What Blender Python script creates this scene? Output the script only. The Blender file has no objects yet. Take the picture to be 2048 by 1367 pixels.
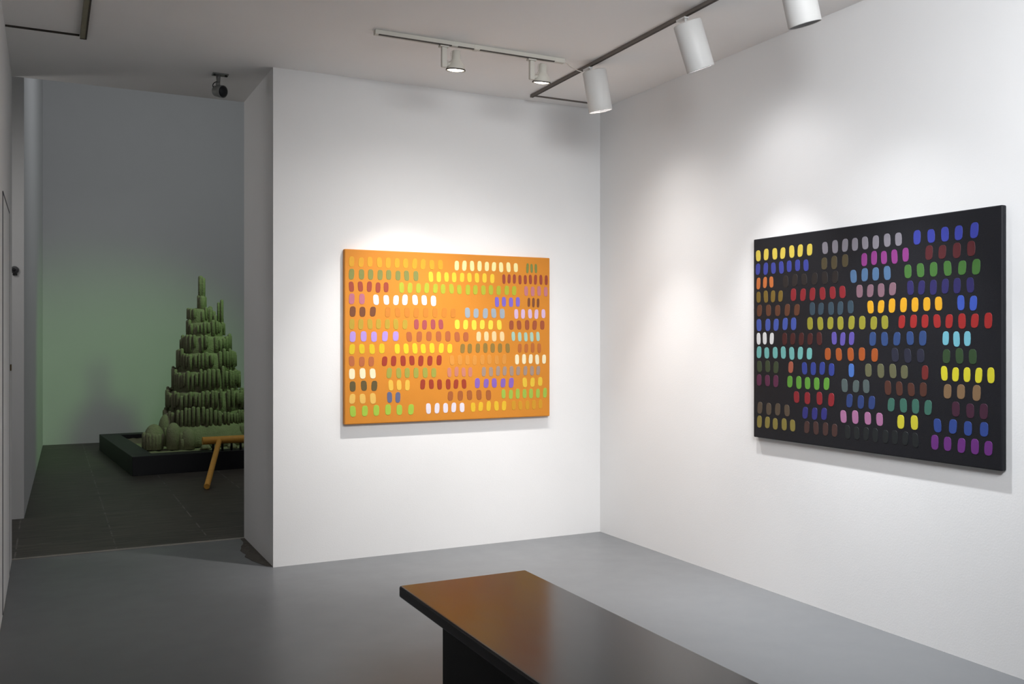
import bpy, bmesh, math, random
from mathutils import Vector, Matrix, noise
C = bpy.context.scene.collection
S = bpy.context.scene
R = math.radians

# ------------------------------------------------------------ camera, world, large lights, exposure
YAW = math.atan(927 / 1850)
cam_d = bpy.data.cameras.new('camera')
cam_d.sensor_width = 36.0
cam_d.lens = 1850 / 2048 * 36
cam_d.shift_y = -6.5 / 2048
cam_d.clip_start = 0.02
cam = bpy.data.objects.new('camera', cam_d)
cam.location = (0, 0, 1.45)
cam.rotation_euler = (R(90), 0, -YAW)
C.objects.link(cam)
S.camera = cam

w = bpy.data.worlds.new('world')
S.world = w
w.use_nodes = True
w.node_tree.nodes['Background'].inputs[0].default_value = (0.75, 0.8, 1.0, 1)
w.node_tree.nodes['Background'].inputs[1].default_value = 0.012

S.view_settings.view_transform = 'Standard'
S.view_settings.look = 'None'
S.view_settings.exposure = 0.0
S.view_settings.gamma = 1.0
S.view_settings.use_curve_mapping = False


def area_light(name, loc, aim, size, energy, col, spread=180):
    d = bpy.data.lights.new(name, 'AREA')
    d.shape = 'RECTANGLE'
    d.size, d.size_y = size
    d.energy = energy
    d.color = col
    d.spread = R(spread)
    o = bpy.data.objects.new(name, d)
    o.location = loc
    o.rotation_euler = (Vector(aim) - Vector(loc)).to_track_quat('-Z', 'Y').to_euler()
    C.objects.link(o)
    return o


def spot_light(name, loc, aim, energy, col, angle, blend, radius):
    d = bpy.data.lights.new(name, 'SPOT')
    d.energy = energy
    d.color = col
    d.spot_size = R(angle)
    d.spot_blend = blend
    d.shadow_soft_size = radius
    o = bpy.data.objects.new(name, d)
    o.location = loc
    o.rotation_euler = (Vector(aim) - Vector(loc)).to_track_quat('-Z', 'Y').to_euler()
    C.objects.link(o)
    return o


# unseen fill lights added to both rooms, and the green lamp of the far room
area_light('far_room_fill_light', (2.6, 9.0, 5.4), (-0.1, 12.6, 2.8), (2.0, 2.0), 39, (0.92, 0.95, 1.0), 150)  # added ambient fill for the upper far wall and left side wall
spot_light('green_lamp_light', (3.1, 9.4, 3.6), (0.5, 14.0, -0.1), 165, (0.38, 1.0, 0.25), 58, 1.0, 0.22)
spot_light('passage_fill_light', (-1.1, 7.4, 2.9), (1.1, 7.1, 1.5), 28, (1.0, 0.97, 0.95), 160, 1.0, 0.15)  # added fill, aimed to lift the end face of the thick wall
area_light('right_wall_fill_light', (1.7, 0.5, 2.95), (3.71, 2.9, 1.95), (1.8, 0.7), 52, (0.93, 0.96, 1.0), 102)  # added fill that brightens and evens out the right wall
area_light('back_wall_fill_light', (1.7, 1.2, 3.0), (2.2, 5.92, 1.35), (2.2, 0.5), 10.5, (0.97, 0.96, 0.95), 56)  # added soft fill washing the wall with the orange canvas


# ------------------------------------------------------------ materials
def srgb(c):
    f = lambda v: (v / 255) / 12.92 if v / 255 <= 0.04045 else ((v / 255 + 0.055) / 1.055) ** 2.4
    return tuple(f(v) for v in c) + (1,)


def mat(name, col, rough=0.6, spec=0.5, metal=0.0, bump=0.0, bscale=40, var=0.0, vscale=3, lin=False):
    m = bpy.data.materials.new(name)
    m.use_nodes = True
    nt = m.node_tree
    b = nt.nodes['Principled BSDF']
    c = (tuple(col) + (1,)) if lin else srgb(col)
    b.inputs['Base Color'].default_value = c
    b.inputs['Roughness'].default_value = rough
    b.inputs['Specular IOR Level'].default_value = spec
    b.inputs['Metallic'].default_value = metal
    tc = nt.nodes.new('ShaderNodeTexCoord')
    n = nt.nodes.new('ShaderNodeTexNoise')
    n.inputs['Scale'].default_value = vscale
    n.inputs['Detail'].default_value = 5
    nt.links.new(tc.outputs['Object'], n.inputs['Vector'])
    mx = nt.nodes.new('ShaderNodeMix')
    mx.data_type = 'RGBA'
    v = max(var, 0.02)
    mx.inputs[6].default_value = tuple(k * (1 - v) for k in c[:3]) + (1,)
    mx.inputs[7].default_value = tuple(min(1, k * (1 + v)) for k in c[:3]) + (1,)
    nt.links.new(n.outputs['Fac'], mx.inputs[0])
    nt.links.new(mx.outputs[2], b.inputs['Base Color'])
    if bump:
        n2 = nt.nodes.new('ShaderNodeTexNoise')
        n2.inputs['Scale'].default_value = bscale
        n2.inputs['Detail'].default_value = 4
        nt.links.new(tc.outputs['Object'], n2.inputs['Vector'])
        bp = nt.nodes.new('ShaderNodeBump')
        bp.inputs['Strength'].default_value = bump
        bp.inputs['Distance'].default_value = 0.01
        nt.links.new(n2.outputs['Fac'], bp.inputs['Height'])
        nt.links.new(bp.outputs['Normal'], b.inputs['Normal'])
    return m


def emit(name, col, strength):
    m = bpy.data.materials.new(name)
    m.use_nodes = True
    b = m.node_tree.nodes['Principled BSDF']
    b.inputs['Base Color'].default_value = (0.8, 0.8, 0.8, 1)
    b.inputs['Emission Color'].default_value = tuple(col) + (1,)
    b.inputs['Emission Strength'].default_value = strength
    return m


M = {}
M['wall'] = mat('white_wall_paint', (0.79, 0.785, 0.78), 0.75, 0.25, bump=0.05, bscale=120, var=0.015, lin=True)
M['ceiling'] = mat('white_ceiling_paint', (0.90, 0.885, 0.87), 0.85, 0.2, bump=0.05, bscale=90, var=0.02, lin=True)
M['far_wall'] = mat('far_wall_paint', (0.72, 0.72, 0.72), 0.8, 0.2, bump=0.05, bscale=90, var=0.02, lin=True)
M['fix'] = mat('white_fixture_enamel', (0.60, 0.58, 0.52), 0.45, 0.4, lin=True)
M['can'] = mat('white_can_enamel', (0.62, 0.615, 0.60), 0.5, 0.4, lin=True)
M['can_inside'] = mat('shaded_can_inside', (70, 69, 68), 0.7)  # shade put into the colour: can interiors darkened to dim their openings
M['slot'] = mat('dark_track_slot', (60, 52, 46), 0.6)
M['track'] = mat('grey_track_metal', (104, 96, 90), 0.5)
M['olive'] = mat('aged_beige_track', (128, 122, 104), 0.6, var=0.2, vscale=30)
M['black'] = mat('black_plastic', (16, 17, 22), 0.5, 0.4)
M['grey'] = mat('grey_plastic', (120, 122, 120), 0.5)
M['cord'] = mat('pale_cord', (205, 198, 190), 0.6)
M['brass'] = mat('dull_brass', (92, 74, 50), 0.45, metal=0.6)
M['gap'] = mat('shadow_gap', (100, 100, 104), 0.9)
M['sand'] = mat('packed_sand', (0.29, 0.27, 0.185), 0.95, 0.1, bump=0.9, bscale=70, var=0.18, vscale=26, lin=True)
M['tray'] = mat('black_painted_wood', (20, 21, 26), 0.55, 0.4, bump=0.1, bscale=60, var=0.15)
M['yellow'] = mat('yellow_painted_wood', (226, 166, 72), 0.55, 0.4, bump=0.2, bscale=80, var=0.15, vscale=20)
M['trim'] = mat('pale_threshold', (150, 146, 138), 0.7, bump=0.3, bscale=60, var=0.3, vscale=14)
M['lens'] = emit('lit_lamp_lens', (1.0, 0.9, 0.72), 9)
M['bulb'] = emit('lit_can_bulb', (0.95, 0.97, 1.0), 6)


def floor_material():
    m = mat('grey_floor_paint', (0.168, 0.174, 0.182), 0.33, 0.22, bump=0.015, bscale=14, var=0.03, vscale=1.3, lin=True)
    nt = m.node_tree
    b = nt.nodes['Principled BSDF']
    tc = nt.nodes.new('ShaderNodeTexCoord')
    n = nt.nodes.new('ShaderNodeTexNoise')
    n.inputs['Scale'].default_value = 6
    n.inputs['Detail'].default_value = 8
    nt.links.new(tc.outputs['Object'], n.inputs['Vector'])
    rp = nt.nodes.new('ShaderNodeMapRange')
    rp.inputs[1].default_value, rp.inputs[2].default_value = 0.3, 0.7
    rp.inputs[3].default_value, rp.inputs[4].default_value = 0.32, 0.38
    nt.links.new(n.outputs['Fac'], rp.inputs[0])
    nt.links.new(rp.outputs[0], b.inputs['Roughness'])
    return m


def slate_material():
    m = bpy.data.materials.new('slate_tiles')
    m.use_nodes = True
    nt = m.node_tree
    b = nt.nodes['Principled BSDF']
    tc = nt.nodes.new('ShaderNodeTexCoord')
    mp = nt.nodes.new('ShaderNodeMapping')
    mp.inputs['Location'].default_value = (0.2, 0.0, 0)
    nt.links.new(tc.outputs['Object'], mp.inputs[0])
    br = nt.nodes.new('ShaderNodeTexBrick')
    br.offset = 0.0
    br.inputs['Scale'].default_value = 1
    br.inputs['Brick Width'].default_value = 0.62
    br.inputs['Row Height'].default_value = 1.05
    br.inputs['Mortar Size'].default_value = 0.006
    br.inputs['Mortar Smooth'].default_value = 0.3
    br.inputs['Color1'].default_value = (0.050, 0.044, 0.037, 1)
    br.inputs['Color2'].default_value = (0.062, 0.055, 0.046, 1)
    br.inputs['Mortar'].default_value = (0.030, 0.028, 0.025, 1)
    nt.links.new(mp.outputs[0], br.inputs[0])
    st = nt.nodes.new('ShaderNodeMapping')
    st.inputs['Scale'].default_value = (1.6, 15, 1)
    nt.links.new(tc.outputs['Object'], st.inputs[0])
    n = nt.nodes.new('ShaderNodeTexNoise')
    n.inputs['Scale'].default_value = 2
    n.inputs['Detail'].default_value = 8
    nt.links.new(st.outputs[0], n.inputs['Vector'])
    mx = nt.nodes.new('ShaderNodeMix')
    mx.data_type = 'RGBA'
    mx.blend_type = 'MULTIPLY'
    mx.inputs[0].default_value = 0.75
    rp = nt.nodes.new('ShaderNodeValToRGB')
    rp.color_ramp.elements[0].position = 0.3
    rp.color_ramp.elements[0].color = (0.35, 0.35, 0.36, 1)
    rp.color_ramp.elements[1].position = 0.7
    rp.color_ramp.elements[1].color = (1.75, 1.7, 1.6, 1)
    nt.links.new(n.outputs['Fac'], rp.inputs[0])
    nt.links.new(br.outputs['Color'], mx.inputs[6])
    nt.links.new(rp.outputs[0], mx.inputs[7])
    pn = nt.nodes.new('ShaderNodeTexNoise')
    pn.inputs['Scale'].default_value = 7
    pn.inputs['Detail'].default_value = 6
    nt.links.new(tc.outputs['Object'], pn.inputs['Vector'])
    pr = nt.nodes.new('ShaderNodeMapRange')
    pr.inputs[1].default_value, pr.inputs[2].default_value = 0.44, 0.60
    pr.inputs[3].default_value, pr.inputs[4].default_value = 0.12, 1.0
    nt.links.new(pn.outputs['Fac'], pr.inputs[0])
    ml = nt.nodes.new('ShaderNodeMath')
    ml.operation = 'MULTIPLY'
    nt.links.new(br.outputs['Fac'], ml.inputs[0])
    nt.links.new(pr.outputs[0], ml.inputs[1])
    mj = nt.nodes.new('ShaderNodeMix')
    mj.data_type = 'RGBA'
    nt.links.new(ml.outputs[0], mj.inputs[0])
    nt.links.new(mx.outputs[2], mj.inputs[6])
    mj.inputs[7].default_value = (0.17, 0.16, 0.14, 1)
    nt.links.new(mj.outputs[2], b.inputs['Base Color'])
    b.inputs['Roughness'].default_value = 0.5
    bp = nt.nodes.new('ShaderNodeBump')
    bp.inputs['Strength'].default_value = 0.15
    bp.inputs['Distance'].default_value = 0.01
    nt.links.new(n.outputs['Fac'], bp.inputs['Height'])
    nt.links.new(bp.outputs['Normal'], b.inputs['Normal'])
    return m


def bench_material():
    m = mat('dark_satin_laminate', (0.009, 0.009, 0.011), 0.23, 0.36, bump=0.008, bscale=25, var=0.1, lin=True)
    nt = m.node_tree
    b = nt.nodes['Principled BSDF']
    tc = nt.nodes.new('ShaderNodeTexCoord')
    mp = nt.nodes.new('ShaderNodeMapping')
    mp.inputs['Scale'].default_value = (3, 1.2, 1)
    nt.links.new(tc.outputs['Object'], mp.inputs[0])
    n = nt.nodes.new('ShaderNodeTexNoise')
    n.inputs['Scale'].default_value = 5
    n.inputs['Detail'].default_value = 8
    nt.links.new(mp.outputs[0], n.inputs['Vector'])
    rp = nt.nodes.new('ShaderNodeMapRange')
    rp.inputs[1].default_value, rp.inputs[2].default_value = 0.35, 0.75
    rp.inputs[3].default_value, rp.inputs[4].default_value = 0.18, 0.21
    nt.links.new(n.outputs['Fac'], rp.inputs[0])
    nt.links.new(rp.outputs[0], b.inputs['Roughness'])
    return m


M['floor'] = floor_material()
M['slate'] = slate_material()
M['bench'] = bench_material()
M['bench_base'] = mat('black_bench_base', (13, 13, 16), 0.5, 0.35)


# ------------------------------------------------------------ mesh helpers
def box(bm, a, b, mi=0):
    vs = [bm.verts.new((x, y, z)) for z in (a[2], b[2]) for (x, y) in ((a[0], a[1]), (b[0], a[1]), (b[0], b[1]), (a[0], b[1]))]
    for q in ((3, 2, 1, 0), (4, 5, 6, 7), (0, 1, 5, 4), (1, 2, 6, 5), (2, 3, 7, 6), (3, 0, 4, 7)):
        f = bm.faces.new([vs[i] for i in q])
        f.material_index = mi


def prism(bm, pts, z0, z1, mi=0):
    lo = [bm.verts.new((x, y, z0)) for x, y in pts]
    hi = [bm.verts.new((x, y, z1)) for x, y in pts]
    n = len(pts)
    bm.faces.new(lo[::-1]).material_index = mi
    bm.faces.new(hi).material_index = mi
    for i in range(n):
        bm.faces.new([lo[i], lo[(i + 1) % n], hi[(i + 1) % n], hi[i]]).material_index = mi


def lathe(bm, prof, seg=24, mtx=None, mi=0, cap0=True, cap1=True, wob=None):
    """prof: (radius, z) pairs, from one end to the other"""
    rings = []
    for r, z in prof:
        ring = []
        for i in range(seg):
            a = 2 * math.pi * i / seg
            rr = r * (wob(a, z) if wob else 1)
            v = Vector((rr * math.cos(a), rr * math.sin(a), z))
            ring.append(bm.verts.new(mtx @ v if mtx else v))
        rings.append(ring)
    for p, q in zip(rings, rings[1:]):
        for i in range(seg):
            f = bm.faces.new([p[i], p[(i + 1) % seg], q[(i + 1) % seg], q[i]])
            f.material_index = mi
            f.smooth = True
    if cap0:
        bm.faces.new(rings[0][::-1]).material_index = mi
    if cap1:
        bm.faces.new(rings[-1]).material_index = mi


def along(p, q):
    """matrix that takes +Z at the origin to the direction p->q at p"""
    p, q = Vector(p), Vector(q)
    return Matrix.Translation(p) @ (q - p).to_track_quat('Z', 'Y').to_matrix().to_4x4()


def rod(bm, p, q, r, seg=16, mi=0, r2=None):
    L = (Vector(q) - Vector(p)).length
    lathe(bm, [(r, 0), (r2 if r2 else r, L)], seg, along(p, q), mi)


def tube(bm, pts, r, seg=8, mi=0):
    for p, q in zip(pts, pts[1:]):
        rod(bm, p, q, r, seg, mi)


def curve_pts(p0, p1, p2, n=10):
    p0, p1, p2 = Vector(p0), Vector(p1), Vector(p2)
    return [p0 * (1 - t) ** 2 + p1 * 2 * t * (1 - t) + p2 * t * t for t in [i / n for i in range(n + 1)]]


def obj(name, bm, mats, parent=None, bevel=0.0, seg=2, loc=None):
    bmesh.ops.recalc_face_normals(bm, faces=bm.faces)
    me = bpy.data.meshes.new(name)
    bm.to_mesh(me)
    bm.free()
    for m in (mats if isinstance(mats, (list, tuple)) else [mats]):
        me.materials.append(m)
    o = bpy.data.objects.new(name, me)
    C.objects.link(o)
    if parent:
        o.parent = parent
    if loc:
        o.location = loc
    if bevel:
        b = o.modifiers.new('bevel', 'BEVEL')
        b.width = bevel
        b.segments = seg
        b.limit_method = 'ANGLE'
    return o


def tag(o, label, cat, group=None):
    o['label'] = label
    o['category'] = cat
    if group:
        o['group'] = group
    return o


def thing(name, label, cat, loc=(0, 0, 0), rz=0, group=None):
    o = bpy.data.objects.new(name, None)
    o.empty_display_size = 0.1
    C.objects.link(o)
    o.location = loc
    o.rotation_euler = (0, 0, rz)
    return tag(o, label, cat, group)


def struct(name, bm, m, label=None, parent=None, bevel=0.0):
    o = obj(name, bm, m, parent, bevel)
    if not parent:
        o['kind'] = 'structure'
        if label:
            o['label'] = label
    return o


NB = bmesh.new

# ------------------------------------------------------------ the setting
H = 3.172           # ceiling of the near room
HF = 5.8           # ceiling of the far room
YB = 5.925         # front of the wall with the orange canvas
YE = 6.90          # back of that wall: end of the passage
XR = 3.71          # the wall with the black canvas
XL = -0.215        # left side of the passage

bm = NB(); box(bm, (-2.75, -3.35, -0.12), (XR + 0.15, YE, 0)); struct('floor', bm, M['floor'], 'smooth grey painted floor of the near room')
bm = NB(); box(bm, (-1.75, YE, -0.12), (5.15, 14.3, 0)); struct('floor_far', bm, M['slate'], 'dark slate tiled floor of the far room')
bm = NB(); box(bm, (-2.75, -3.35, H), (XR + 0.15, YE, H + 0.11)); struct('ceiling', bm, M['ceiling'], 'white ceiling of the near room')
bm = NB(); box(bm, (-1.75, YE, HF), (5.15, 14.3, HF + 0.1)); struct('ceiling_far', bm, M['far_wall'], 'high ceiling of the far room')
bm = NB(); box(bm, (1.274, YB, 0), (XR, YE, H)); struct('wall_back', bm, M['wall'], 'thick white wall carrying the orange canvas')
bm = NB(); box(bm, (XR, -3.2, 0), (XR + 0.15, YE, H)); struct('wall_right', bm, M['wall'], 'white wall carrying the black canvas')
bm = NB(); box(bm, (-2.6, 4.6, 0), (XL, YE, H)); struct('wall_left', bm, M['wall'], 'white wall on the left of the passage')
bm = NB(); box(bm, (-2.75, -3.2, 0), (-2.6, 4.6, H)); struct('wall_side', bm, M['wall'])
bm = NB(); box(bm, (-2.6, -3.35, 0), (XR, -3.2, H)); struct('wall_rear', bm, M['wall'])
bm = NB(); box(bm, (-1.6, YE - 0.15, H + 0.11), (5.0, YE, HF)); struct('wall_upper', bm, M['far_wall'])
bm = NB(); box(bm, (XR + 0.15, YE - 0.15, 0), (5.0, YE, H + 0.11)); struct('wall_inner', bm, M['far_wall'])
bm = NB(); prism(bm, [(-1.6, 8.44), (-0.177, 8.44), (-0.07, 14.13), (-1.6, 14.13)], 0, HF); struct('wall_far_left', bm, M['far_wall'], 'white projecting wall at the left of the far room')
bm = NB(); box(bm, (-1.75, YE, 0), (-1.6, 14.13, HF)); struct('wall_far_side', bm, M['far_wall'])
bm = NB(); box(bm, (-1.75, 14.13, 0), (5.15, 14.28, HF)); struct('wall_far', bm, M['far_wall'], 'green lit wall behind the sand castle')
bm = NB(); box(bm, (5.0, YE - 0.15, 0), (5.15, 14.13, HF)); struct('wall_far_right', bm, M['far_wall'])

bm = NB(); box(bm, (XL, YE - 0.018, 0), (1.274, YE + 0.012, 0.004)); struct('trim_1', bm, M['trim'], 'worn pale line where the two floors meet')
# chipped strip of bare concrete along the end of the thick wall
M['chip'] = mat('chipped_concrete', (84, 80, 75), 0.9, 0.2, bump=0.5, bscale=40, var=0.5, vscale=22)
bm = NB()
random.seed(5)
pts = [(1.274, YB + 0.03)]
for i in range(15):
    t = i / 14
    pts.append((1.274 - (0.03 + 0.075 * math.sin(math.pi * min(1, t * 1.15)) * random.uniform(0.75, 1.1)), YB + 0.05 + 0.9 * t))
pts.append((1.274, YE - 0.005))
prism(bm, pts[::-1], 0, 0.003)
struct('trim_2', bm, M['chip'], 'chipped bare concrete strip at the foot of the thick wall')

# flush door in the left wall: panel, gap and small latch
bm = NB()
for a, b in (((XL, 6.385, 0.01), (XL + 0.004, 6.40, 2.22)), ((XL, 5.50, 2.205), (XL + 0.004, 6.40, 2.22)), ((XL, 5.50, 0.01), (XL + 0.004, 5.51, 2.22))):
    box(bm, a, b)
dg = struct('door_1', bm, M['gap'], 'flush white door in the left wall seen edge on')
bm = NB(); box(bm, (XL, 5.51, 0.01), (XL + 0.003, 6.385, 2.205)); obj('door_panel', bm, M['wall'], dg)
bm = NB(); box(bm, (XL, 6.56, 1.25), (XL + 0.008, 6.61, 1.29)); obj('latch_plate', bm, M['brass'], dg, 0.002)

# ------------------------------------------------------------ canvases
ORANGE = [
 [(0.011,0.459,11,(226,165,35)), (0.501,0.837,9,(255,240,170)), (0.868,0.937,3,(132,140,70))],
 [(0.011,0.344,8,(137,140,72)), (0.375,0.715,9,(246,208,55)), (0.742,0.994,9,(162,70,50))],
 [(0.011,0.206,5,(166,70,50)), (0.237,0.830,15,(182,187,50)), (0.856,0.994,4,(202,125,135))],
 [(0.011,0.097,2,(192,112,132)), (0.119,0.428,7,(252,248,250)), (0.703,0.849,4,(132,107,212)), (0.875,0.948,3,(132,75,45))],
 [(0.011,0.149,3,(122,70,40)), (0.172,0.524,8,(212,132,42)), (0.550,0.772,5,(166,177,187)), (0.803,0.982,5,(227,192,227))],
 [(0.011,0.291,7,(192,162,50)), (0.306,0.463,4,(176,80,85)), (0.501,0.753,6,(242,222,70)), (0.776,0.979,5,(170,85,50))],
 [(0.011,0.252,5,(187,152,227)), (0.271,0.589,7,(186,100,55)), (0.608,0.768,4,(250,217,162)), (0.791,0.952,5,(177,212,192))],
 [(0.011,0.187,4,(227,197,30)), (0.214,0.505,7,(242,212,40)), (0.528,0.795,7,(152,122,55)), (0.822,0.959,4,(195,110,50))],
 [(0.011,0.141,3,(190,105,60)), (0.157,0.455,7,(166,55,35)), (0.478,0.776,8,(226,152,62)), (0.807,0.986,5,(255,242,202))],
 [(0.011,0.149,3,(255,242,202)), (0.180,0.428,6,(166,167,70)), (0.466,0.604,4,(210,132,112)), (0.638,0.956,9,(172,147,132))],
 [(0.011,0.157,3,(102,87,50)), (0.187,0.302,3,(246,197,75)), (0.336,0.577,6,(166,60,35)), (0.600,0.818,5,(142,102,192)), (0.845,0.967,3,(242,202,60))],
 [(0.011,0.149,3,(246,197,97)), (0.180,0.260,2,(102,107,142)), (0.466,0.700,5,(176,97,45)), (0.738,0.990,7,(166,197,75))],
 [(0.011,0.325,6,(172,207,70)), (0.363,0.566,5,(242,232,242)), (0.581,0.776,5,(242,197,45)), (0.791,0.967,5,(220,160,35))],
]
BLACK = [
 [(0.006,0.303,7,(240,215,85)), (0.332,0.676,8,(145,140,150)), (0.699,0.937,5,(60,70,175))],
 [(0.006,0.287,7,(60,70,165)), (0.327,0.463,3,(85,75,50)), (0.502,0.699,5,(150,60,140)), (0.740,0.927,4,(92,34,40))],
 [(0.010,0.112,3,(215,120,60)), (0.143,0.421,6,(40,34,33)), (0.454,0.636,4,(85,120,160)), (0.666,0.944,6,(72,122,55))],
 [(0.010,0.161,4,(130,105,40)), (0.184,0.454,6,(152,35,45)), (0.478,0.656,4,(142,107,120)), (0.677,0.921,6,(46,41,102))],
 [(0.010,0.246,5,(102,60,40)), (0.273,0.485,5,(55,77,92)), (0.525,0.820,7,(242,178,35)), (0.852,0.932,2,(62,92,195))],
 [(0.010,0.229,5,(70,92,182)), (0.264,0.625,8,(162,157,50)), (0.647,0.978,8,(172,40,40))],
 [(0.010,0.114,3,(245,245,245)), (0.143,0.348,5,(77,30,30)), (0.376,0.488,3,(102,87,178)), (0.533,0.767,5,(50,77,132)), (0.802,0.912,3,(122,197,215))],
 [(0.010,0.303,7,(122,197,192)), (0.342,0.585,5,(178,87,35)), (0.617,0.760,3,(41,43,62)), (0.802,0.932,3,(50,77,45))],
 [(0.010,0.140,3,(62,77,50)), (0.172,0.212,1,(182,97,75)), (0.238,0.404,4,(50,67,155)), (0.447,0.486,1,(77,122,202)), (0.516,0.701,4,(107,107,77)), (0.732,0.772,1,(122,40,40)), (0.798,0.986,5,(232,222,50))],
 [(0.010,0.140,3,(102,41,77)), (0.167,0.381,5,(102,167,60)), (0.417,0.553,3,(87,102,102)), (0.594,0.764,4,(87,50,40)), (0.802,0.946,3,(142,112,80))],
 [(0.195,0.407,4,(152,35,45)), (0.439,0.572,3,(45,67,127)), (0.605,0.784,4,(65,117,102)), (0.835,0.967,3,(72,35,57))],
 [(0.010,0.197,4,(97,82,66)), (0.240,0.370,3,(50,50,132)), (0.409,0.609,4,(187,122,167)), (0.641,0.736,2,(227,217,60)), (0.768,0.971,4,(50,77,155))],
 [(0.010,0.223,5,(152,137,66)), (0.251,0.417,4,(77,50,46)), (0.434,0.736,8,(29,35,37)), (0.764,0.981,5,(117,50,137))],
]


def canvas(label, W, Hh, D, base, rows, loc, rz, seed, top, bottom, gain):
    """stretched canvas with rows of plain upright dabs of paint; front faces -Y before turning"""
    rnd = random.Random(seed)
    bm = NB()
    box(bm, (0, -D, 0), (W, 0, Hh))
    bmesh.ops.bevel(bm, geom=list(bm.edges), offset=0.006, segments=3, affect='EDGES', profile=0.5)
    mats, idx = [base], {}
    n = len(rows)
    pitch = (top - bottom) * Hh / n
    for i, row in enumerate(rows):
        zc = top * Hh - (i + 0.5) * pitch
        for x0, x1, k, col in row:
            if col not in idx:
                idx[col] = len(mats)
                mats.append(mat('paint_dab', tuple(c * gain for c in col), 0.55, 0.35, var=0.08, vscale=30))
            step = (x1 - x0) * W / k
            for j in range(k):
                cx = x0 * W + (j + 0.5) * step + rnd.uniform(-0.04, 0.04) * step
                hw = min(0.5 * step * 0.60, 0.021)
                hh = pitch * rnd.uniform(0.40, 0.45)
                zz = zc + rnd.uniform(-0.03, 0.03) * pitch
                lean = rnd.uniform(-0.14, 0.14) * hw
                ring = []
                for q in range(14):
                    a = 2 * math.pi * q / 14
                    px = math.copysign(abs(math.cos(a)) ** 0.75, math.cos(a)) * hw
                    pz = math.copysign(abs(math.sin(a)) ** 0.55, math.sin(a)) * hh
                    ring.append((cx + px + lean * pz / hh, zz + pz))
                back = [bm.verts.new((x, -D + 0.0005, z)) for x, z in ring]
                front = [bm.verts.new((cx + (x - cx) * 0.93, -D - 0.0015, zz + (z - zz) * 0.97)) for x, z in ring]
                bm.faces.new(front).material_index = idx[col]
                for q in range(14):
                    bm.faces.new([back[q], back[(q + 1) % 14], front[(q + 1) % 14], front[q]]).material_index = idx[col]
    o = obj('painting', bm, mats, None, loc=loc)
    o.rotation_euler = (0, 0, rz)
    return tag(o, label, 'painting')


M['orange'] = mat('orange_canvas', (198, 126, 38), 0.6, 0.3, bump=0.12, bscale=260, var=0.05, vscale=9)
M['ink'] = mat('black_canvas', (11, 13, 20), 0.6, 0.35, bump=0.1, bscale=260, var=0.1, vscale=9)
canvas('wide orange canvas with rows of multicoloured marks on the wall beside the passage', 1.528, 1.147, 0.042, M['orange'], ORANGE,
       (1.726, YB - 0.002, 0.889), 0, 3, 0.965, 0.04, 0.88)
canvas('wide black canvas with rows of multicoloured marks on the right hand wall', 1.575, 1.15, 0.03, M['ink'], BLACK,
       (XR - 0.002, 4.195, 0.878), R(-90), 4, 0.95, 0.045, 0.80)

# ------------------------------------------------------------ bench
b = thing('bench', 'long dark glossy bench with a slab top in the foreground', 'bench', (1.56, 2.35, 0))
bm = NB(); box(bm, (-0.29, -1.25, 0.402), (0.29, 1.21, 0.45)); obj('bench_top', bm, M['bench'], b, 0.009, 3)
bm = NB(); box(bm, (-0.255, -0.85, 0), (0.255, 0.83, 0.402)); obj('bench_base', bm, M['bench_base'], b, 0.003)

# ------------------------------------------------------------ track with two bell lamps
t = thing('lighting_track', 'short white lighting track holding two lit bell lamps', 'lighting track', (1.625, 4.955, H))
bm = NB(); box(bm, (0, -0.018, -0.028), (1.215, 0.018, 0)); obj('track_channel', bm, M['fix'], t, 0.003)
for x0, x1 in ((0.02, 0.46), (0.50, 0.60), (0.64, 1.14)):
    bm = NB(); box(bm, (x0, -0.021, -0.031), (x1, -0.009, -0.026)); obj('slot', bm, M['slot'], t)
bm = NB(); box(bm, (0.605, -0.0195, -0.030), (0.635, 0.0195, 0)); obj('coupler', bm, M['fix'], t, 0.002)


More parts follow.
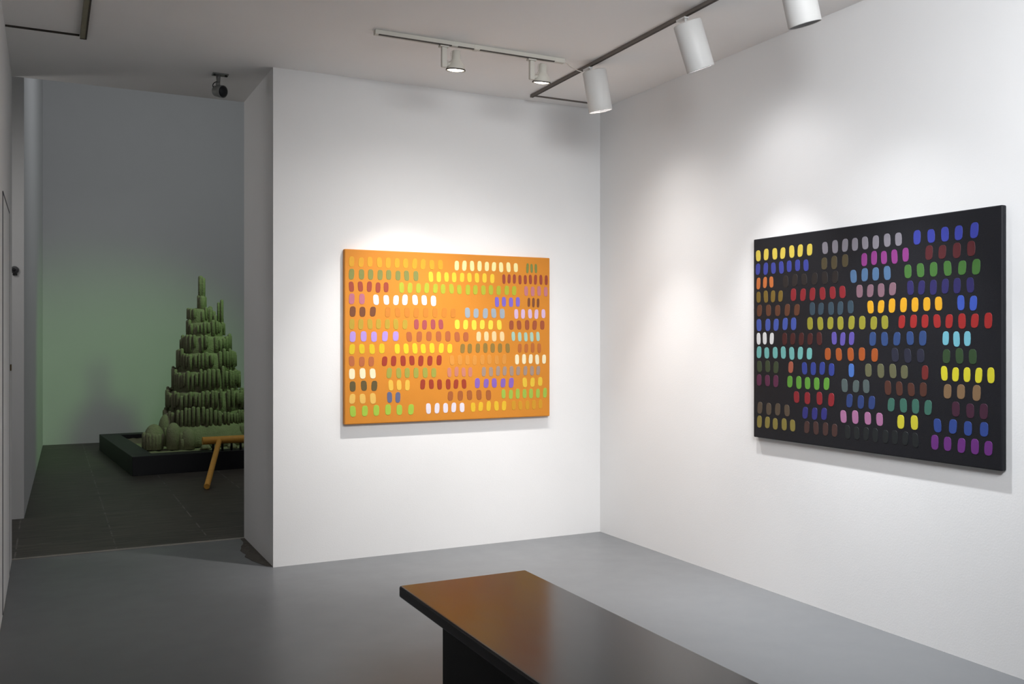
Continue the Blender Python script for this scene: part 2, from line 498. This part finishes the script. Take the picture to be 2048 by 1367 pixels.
def bell_lamp(x, tilt, label, energy):
    root = thing('bell_lamp', label, 'lamp', (x, 4.955, H - 0.031), 0, 'bell lamps on the short white track')
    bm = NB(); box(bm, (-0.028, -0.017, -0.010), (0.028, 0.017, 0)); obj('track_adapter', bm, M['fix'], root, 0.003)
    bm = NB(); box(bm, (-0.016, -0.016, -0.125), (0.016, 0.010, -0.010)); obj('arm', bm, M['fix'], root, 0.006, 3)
    ax = Vector((0.0, math.sin(tilt), -math.cos(tilt)))
    neck = Vector((0.080, 0, -0.016))
    mouth = neck + ax * 0.116
    bm = NB()
    prof = [(0.019, 0.0), (0.0235, 0.004), (0.027, 0.054), (0.033, 0.066), (0.041, 0.078), (0.049, 0.094), (0.0545, 0.112), (0.056, 0.122), (0.052, 0.1225), (0.050, 0.098), (0.045, 0.083), (0.030, 0.070), (0.012, 0.066)]
    lathe(bm, [(r_, z_ * 0.92) for r_, z_ in prof], 32, along(neck, mouth))
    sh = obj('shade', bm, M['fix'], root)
    bm = NB(); lathe(bm, [(0.057, 0.107), (0.0575, 0.114), (0.0525, 0.114), (0.0525, 0.107)], 32, along(neck, mouth)); obj('rim', bm, M['slot'], sh)
    bm = NB(); lathe(bm, [(0.012, 0.066), (0.045, 0.094), (0.0505, 0.108), (0.040, 0.114), (0.018, 0.118), (0.004, 0.119)], 32, along(neck, mouth))
    obj('bulb', bm, M['lens'], sh)
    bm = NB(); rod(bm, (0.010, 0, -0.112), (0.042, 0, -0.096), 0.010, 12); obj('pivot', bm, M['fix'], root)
    bm = NB()
    tube(bm, curve_pts((0.016, -0.004, -0.085), (0.048, -0.012, -0.10), (0.045, -0.004, -0.055), 6) + curve_pts((0.045, -0.004, -0.055), (0.040, 0, -0.012), (0.075, 0, -0.017), 6)[1:], 0.0028)
    obj('cord', bm, M['cord'], root)
    wm = Vector((x, 4.955, H - 0.031)) + mouth + ax * 0.012
    for e, toe, cone in zip(energy, (R(16), R(10), 0.0), (60, 90, 150)):
        if e:
            a = tilt + toe
            spot_light('bell_lamp_light', wm, wm + Vector((0, math.sin(a), -math.cos(a))), e, (1.0, 0.965, 0.935), cone, 1.0, 0.03)


bell_lamp(2.042, R(7), 'lit white bell lamp nearer the passage on the short track', (165, 24, 36))
bell_lamp(2.615, R(11), 'lit white bell lamp nearer the corner on the short track', (35, 18, 0))

# ------------------------------------------------------------ long track with cylinder lamps
t = thing('lighting_track', 'long dark grey lighting track along the right hand wall', 'lighting track', (3.05, 5.78, H - 0.001), R(-1.26))
bm = NB(); box(bm, (-0.011, -5.6, -0.020), (0.011, 0, 0)); obj('track_channel', bm, M['track'], t, 0.002)
bm = NB(); box(bm, (-0.006, -5.58, -0.022), (0.004, -0.02, -0.0195)); obj('slot', bm, M['slot'], t)
bm = NB(); box(bm, (0, -0.009, -0.008), (0.655, 0.009, 0)); tag(obj('conduit', bm, M['track'], None, 0.002, loc=(3.053, 5.785, H)), 'thin grey conduit from the long dark track to the right hand wall', 'conduit')


def can_lamp(x, y, tilt, top, label, energy, col):
    root = thing('cylinder_lamp', label, 'lamp', (x, y, H - 0.022), 0, 'white cylinder lamps on the long track')
    ax = Vector((math.sin(tilt), 0, -math.cos(tilt)))
    tp = Vector(top)
    L, r = 0.252, 0.074
    bm = NB()
    lathe(bm, [(r - 0.006, 0), (r, 0.006), (r, L - 0.003), (r - 0.0015, L), (r - 0.004, L - 0.002)], 40, along(tp, tp + ax), cap1=False)
    lathe(bm, [(r - 0.004, L - 0.002), (r - 0.005, 0.10), (r - 0.02, 0.09)], 40, along(tp, tp + ax), 1, cap0=False)
    sh = obj('shade', bm, [M['can'], M['can_inside']], root)
    bm = NB(); lathe(bm, [(0.02, 0.092), (0.05, 0.125), (0.062, 0.16), (0.045, 0.172), (0.01, 0.178)], 28, along(tp, tp + ax)); obj('bulb', bm, M['bulb'], sh)
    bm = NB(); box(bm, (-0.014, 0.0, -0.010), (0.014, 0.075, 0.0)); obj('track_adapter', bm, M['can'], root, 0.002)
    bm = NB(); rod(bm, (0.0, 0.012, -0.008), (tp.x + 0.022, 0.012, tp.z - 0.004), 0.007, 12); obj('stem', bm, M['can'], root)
    bm = NB(); tube(bm, curve_pts((0.008, 0.03, -0.006), (0.035, 0.025, -0.02), (tp.x + 0.04, 0.015, tp.z - 0.002), 6), 0.0028); obj('cord', bm, M['cord'], root)
    p = Vector((x, y, H - 0.022)) + tp + ax * 0.185
    for e, toe, cone in zip(energy, (R(-8), R(-4), 0.0), (60, 90, 150)):
        if e:
            a = tilt + toe
            spot_light('cylinder_lamp_light', p, p + Vector((math.sin(a), 0, -math.cos(a))), e, col, cone, 1.0, 0.035)


can_lamp(3.032, 4.95, R(11), (0.012, -0.02, -0.030), 'white cylinder lamp nearest the corner hanging almost upright', (190, 36, 22), (1.0, 0.97, 0.95))
can_lamp(3.010, 3.95, R(21), (-0.013, -0.02, -0.040), 'second white cylinder lamp from the corner tilted toward the right wall', (115, 0, 16), (0.98, 0.97, 0.98))
can_lamp(2.993, 3.17, R(16), (0.0, -0.02, -0.038), 'white cylinder lamp cut off by the top edge of the photo', (225, 28, 0), (0.94, 0.97, 1.0))

bm = NB()
tube(bm, curve_pts((0, 0, 0), (0.055, -0.03, -0.055), (0.120, -0.010, -0.050), 12), 0.003)
tag(obj('power_cord', bm, M['cord'], None, loc=(2.842, 4.955, H - 0.014)), 'thin pale cord between the short track and the nearest cylinder lamp', 'cord')

# ------------------------------------------------------------ track at the upper left
t = thing('lighting_track', 'worn beige lighting track at the upper left of the ceiling', 'lighting track', (0.175, 5.78, H))
bm = NB(); box(bm, (-0.016, -4.6, -0.022), (0.012, 0, 0)); obj('track_channel', bm, M['olive'], t, 0.002)
bm = NB(); box(bm, (0.012, -4.6, -0.024), (0.019, 0.004, 0)); obj('side_rail', bm, M['slot'], t)
bm = NB(); box(bm, (-0.016, -0.002, -0.024), (0.012, 0.006, 0)); obj('end_cap', bm, M['slot'], t)
bm = NB(); box(bm, (-0.370, -0.006, -0.010), (0, 0.006, 0)); tag(obj('conduit', bm, M['slot'], None, 0.002, loc=(0.157, 5.782, H)), 'thin dark conduit from the worn beige track to the left wall', 'conduit')

# ------------------------------------------------------------ small unlit spotlight in the passage
t = thing('ceiling_spotlight', 'small unlit spotlight with black face hanging from the passage ceiling', 'spotlight', (1.0, 6.24, H))
bm = NB(); box(bm, (-0.05, -0.03, -0.008), (0.05, 0.03, 0)); obj('mounting_plate', bm, M['grey'], t, 0.002)
for x in (-0.038, 0.034):
    bm = NB(); rod(bm, (x, -0.018, -0.008), (x, -0.018, -0.018), 0.008, 12); obj('screw', bm, M['black'], t)
bm = NB(); rod(bm, (-0.012, 0, -0.008), (-0.012, 0, -0.055), 0.015, 16, 0, 0.012); obj('neck', bm, M['grey'], t)
bm = NB(); lathe(bm, [(0.006, -0.014), (0.013, -0.008), (0.015, 0), (0.013, 0.008), (0.006, 0.014)], 16, Matrix.Translation((-0.014, 0, -0.066))); obj('swivel', bm, M['grey'], t)
hd0, hd1 = Vector((-0.030, 0.035, -0.103)), Vector((0.014, -0.028, -0.118))
bm = NB(); lathe(bm, [(0.022, 0), (0.034, 0.012), (0.039, 0.05), (0.040, 0.078), (0.035, 0.078), (0.034, 0.05)], 28, along(hd0, hd1)); obj('lamp_head', bm, M['grey'], t)
bm = NB(); lathe(bm, [(0.010, 0.056), (0.036, 0.060), (0.0365, 0.080), (0.028, 0.088), (0.010, 0.090)], 28, along(hd0, hd1)); obj('lens', bm, M['black'], t)
bm = NB(); tube(bm, curve_pts((-0.018, -0.004, -0.05), (-0.065, -0.01, -0.07), (-0.034, 0.012, -0.098), 8), 0.003); obj('cord', bm, M['black'], t)

# small device on the far left wall
t = thing('wall_fitting', 'small round dark grey fitting on the white wall at far left', 'wall fitting', (-0.243, 8.44, 1.995))
bm = NB(); lathe(bm, [(0.030, 0), (0.030, 0.012), (0.022, 0.022), (0.006, 0.025)], 20, along((0, 0, 0.008), (0, -1, 0.008))); obj('cover', bm, mat('dim_grey_plastic', (82, 82, 84), 0.6), t)
bm = NB(); lathe(bm, [(0.014, 0), (0.014, 0.030), (0.008, 0.034)], 16, along((-0.006, 0, 0.008), (-0.006, -1, 0.008))); obj('centre_knob', bm, M['black'], t)
bm = NB(); box(bm, (-0.014, -0.018, -0.036), (0.018, 0, -0.020)); obj('base_tab', bm, M['black'], t, 0.003)

# ------------------------------------------------------------ tray of sand, castle, rake
TR = R(4.2)
B0 = Vector((0.79, 10.51))
TW, TD, TH, RIM = 2.35, 2.70, 0.205, 0.23
t = thing('sand_tray', 'low black wooden tray holding sand under the castle', 'tray', (B0.x, B0.y, 0), TR)
bm = NB(); box(bm, (0, 0, 0), (TW, RIM, TH)); obj('rim_board', bm, M['tray'], t, 0.004)
bm = NB(); box(bm, (0, TD - RIM, 0), (TW, TD, TH)); obj('rim_board', bm, M['tray'], t, 0.004)
bm = NB(); box(bm, (0, RIM, 0), (RIM, TD - RIM, TH)); obj('rim_board', bm, M['tray'], t, 0.004)
bm = NB(); box(bm, (TW - RIM, RIM, 0), (TW, TD - RIM, TH)); obj('rim_board', bm, M['tray'], t, 0.004)
bm = NB(); box(bm, (RIM, RIM, 0), (TW - RIM, TD - RIM, 0.02)); obj('bottom_board', bm, M['tray'], t)

SZ = 0.165
bm = NB()
random.seed(11)
nx, ny = 40, 44
x0, x1, y0_, y1_ = RIM + 0.004, TW - RIM - 0.004, RIM + 0.004, TD - RIM - 0.004
top = [[bm.verts.new((x0 + (x1 - x0) * i / nx, y0_ + (y1_ - y0_) * j / ny,
                      SZ - 0.002 - 0.03 * abs(noise.noise(Vector((i * 0.35, j * 0.35, 1)))) - 0.012 * abs(noise.noise(Vector((i * 0.9, j * 0.9, 7))))))
        for i in range(nx + 1)] for j in range(ny + 1)]
for j in range(ny):
    for i in range(nx):
        f = bm.faces.new([top[j][i], top[j][i + 1], top[j + 1][i + 1], top[j + 1][i]])
        f.smooth = True
edge = [top[0][i] for i in range(nx + 1)] + [top[j][nx] for j in range(1, ny + 1)] + [top[ny][i] for i in range(nx - 1, -1, -1)] + [top[j][0] for j in range(ny - 1, 0, -1)]
low = [bm.verts.new((v.co.x, v.co.y, 0.021)) for v in edge]
for i in range(len(edge)):
    k = (i + 1) % len(edge)
    bm.faces.new([edge[k], edge[i], low[i], low[k]])
bm.faces.new(low)
s = obj('loose_sand', bm, M['sand'], None, loc=(B0.x, B0.y, 0))
s.rotation_euler = (0, 0, TR)
s['kind'] = 'stuff'
tag(s, 'loose sand spread flat inside the black tray', 'sand')

CX, CY = 1.764, 12.05
castle = thing('sand_castle', 'tall tiered sand castle of fluted columns in the black tray', 'sand castle', (CX, CY, SZ))
Z0 = SZ
# direction across the photo, used to lean the tiers off the axis
AX = Vector((0.98, -0.2, 0))


def column(bm, x, y, z0, z1, r, lean=0.0):
    prof = [(r * 1.02, z0), (r, z1 - r)]
    for k in range(1, 5):
        a = k * math.pi / 2 / 4.4
        prof.append((r * math.cos(a), z1 - r + r * math.sin(a) * 0.9))
    lathe(bm, prof, 10, Matrix.Translation((x, y, 0)) @ Matrix.Shear('XY', 4, (lean, lean)) if lean else Matrix.Translation((x, y, 0)))


def tier(z0, z1, r, off, seed, cr=0.024, gap=0.14, low=0.6):
    rnd = random.Random(seed)
    cx, cy = AX.x * off, AX.y * off
    z0, z1 = z0 - Z0, z1 - Z0
    h = z1 - z0
    bm = NB()
    ph = rnd.uniform(0, 6)
    prof = [(r * 0.92, max(0, z0 - 0.11)), (r * 0.92, z0 + h * 0.3), (r * 0.915, z0 + h * 0.55), (r * 0.90, z0 + h * 0.68), (r * 0.82, z0 + h * 0.76), (r * 0.5, z0 + h * 0.82)]
    if gap > 0.5:
        prof = [(r * 1.02, 0), (r * 1.0, h * 0.3), (r * 0.95, h * 0.6), (r * 0.90, h * 0.85), (r * 0.8, h)]
    lathe(bm, prof, 56, Matrix.Translation((cx, cy, 0)),
          wob=lambda a, z: 1 + 0.02 * math.sin(3 * a + ph) + (0.14 if gap > 0.5 else 0.05) * noise.noise(Vector((4.5 * math.cos(a) + seed, 4.5 * math.sin(a), z * 9))))
    a = 0.0
    while a < 2 * math.pi - cr / r:
        c = cr * rnd.uniform(0.8, 1.15)
        if rnd.random() > gap:
            wave = 0.5 + 0.5 * math.sin(3 * a + ph)
            k = low + (1.04 - low) * (0.5 * wave + 0.5 * rnd.random())
            rr = r - c * rnd.uniform(0.45, 0.95)
            column(bm, cx + rr * math.cos(a), cy + rr * math.sin(a), max(0, z0 + rnd.uniform(-0.02, 0.05) * (1 if z0 > 0.05 else 0)), z0 + h * k, c)
        a += 2.0 * c / r * rnd.uniform(1.06, 1.36)
    obj('tier', bm, M['sand'], castle)


# (bottom, top, radius, shift across)
TI = [(0.165, 0.43, 0.57, 0.01), (0.38, 0.64, 0.50, 0.0), (0.60, 0.87, 0.475, 0.0), (0.84, 1.115, 0.405, 0.0), (1.08, 1.335, 0.355, 0.0),
      (1.30, 1.53, 0.305, -0.005), (1.50, 1.69, 0.228, -0.01), (1.66, 1.86, 0.150, -0.075)]
for i, (a, b_, r, o) in enumerate(TI):
    tier(a, b_, r, o, 20 + i, 0.0225, 0.09 if i else 0.8)

for k, (dx, dy, z1, c) in enumerate(((-0.085, 0.0, 2.0, 0.026), (-0.02, 0.0, 1.985, 0.024), (-0.055, -0.04, 1.99, 0.04), (-0.055, 0.04, 2.0, 0.032))):
    bm = NB(); column(bm, dx, dy, 1.78 - Z0, z1 - Z0, c); obj('turret', bm, M['sand'], castle)
bm = NB()
column(bm, -0.068, 0.0, 1.92 - Z0, 2.24 - Z0, 0.030)
column(bm, -0.040, -0.012, 1.92 - Z0, 2.215 - Z0, 0.027)
column(bm, -0.05, 0.03, 1.92 - Z0, 2.12 - Z0, 0.024)
obj('spire', bm, M['sand'], castle)
for dx, dy, z1, c in ((0.145, -0.02, 1.91, 0.019), (0.180, -0.04, 1.945, 0.021), (0.165, 0.03, 1.82, 0.022), (0.19, 0.02, 1.72, 0.024)):
    bm = NB(); column(bm, dx, dy, 1.60 - Z0, z1 - Z0, c); obj('turret', bm, M['sand'], castle)
for dx, dy, z1, c in ((0.035, -0.10, 1.83, 0.024), (0.075, -0.09, 1.80, 0.024), (0.085, -0.13, 1.75, 0.022), (-0.13, -0.07, 1.80, 0.024)):
    bm = NB(); column(bm, dx, dy, 1.60 - Z0, z1 - Z0, c); obj('turret', bm, M['sand'], castle)


def dome(x, y, z1, r, ring=0, seed=1):
    rnd = random.Random(seed)
    bm = NB()
    z1 = z1 - Z0
    hh = min(z1 * 0.75, r * 1.5)
    prof = [(r * 0.92, 0), (r, z1 - hh)]
    for k in range(1, 8):
        a = k * math.pi / 2 / 7.2
        prof.append((r * math.cos(a), z1 - hh + hh * math.sin(a)))
    lathe(bm, prof, 28, Matrix.Translation((x, y, 0)), wob=lambda a, z: 1 + 0.03 * math.sin(3 * a + seed) + 0.015 * math.sin(8 * a + z * 20))
    for k in range(ring):
        a = -math.pi * 0.93 + k * 0.3 + rnd.uniform(-0.04, 0.04)
        column(bm, x + r * math.cos(a), y + r * math.sin(a), 0, z1 * rnd.uniform(0.6, 0.72), 0.026)
    obj('dome', bm, M['sand'], castle)


# at(px at depth): positions of the mounds around the foot, relative to the castle axis
dome(-0.665, -0.53, 0.455, 0.112, 7, 2)
dome(-0.46, -0.12, 0.55, 0.115, 0, 3)
dome(-0.464, -0.66, 0.475, 0.080, 0, 4)
dome(-0.300, -0.70, 0.405, 0.080, 0, 5)
dome(0.62, -0.45, 0.42, 0.16, 8, 6)
dome(0.35, 0.62, 0.45, 0.17, 0, 7)
for dx, dy, z1, c in ((-0.383, -0.70, 0.36, 0.028), (-0.372, -0.73, 0.29, 0.024)):
    bm = NB(); column(bm, dx, dy, 0, z1 - Z0, c); obj('turret', bm, M['sand'], castle)
rnd = random.Random(9)
for k in range(16):
    dx, dy = rnd.uniform(-0.22, 0.60), rnd.uniform(-0.86, -0.62)
    r = rnd.uniform(0.03, 0.055)
    bm = NB(); lathe(bm, [(r, 0), (r * 0.95, r * 0.5), (r * 0.6, r * 1.0), (r * 0.15, r * 1.25)], 10, Matrix.Translation((dx, dy, 0)), wob=lambda a, z: 1 + 0.2 * math.sin(3 * a + k))
    obj('sand_lump', bm, M['sand'], castle)

rk = thing('sand_rake', 'oversized yellow wooden rake propped on the edge of the black tray', 'rake', (1.96, 10.66, 0), R(2.5))
bm = NB(); rod(bm, (-0.445, 0, 0.325), (0.55, 0, 0.325), 0.043, 24); rh = obj('rake_head', bm, M['yellow'], rk, 0.004)
bm = NB(); rod(bm, (-0.66, -1.37, 0.030), (-0.262, 0.0, 0.325), 0.028, 20); obj('handle', bm, M['yellow'], rk, 0.003)
for k in range(9):
    x = -0.33 + 0.1 * k
    bm = NB(); rod(bm, (x, 0, 0.206), (x, 0, 0.30), 0.013, 12); obj('tooth', bm, M['tray'], rh)['label'] = 'dark peg tooth'
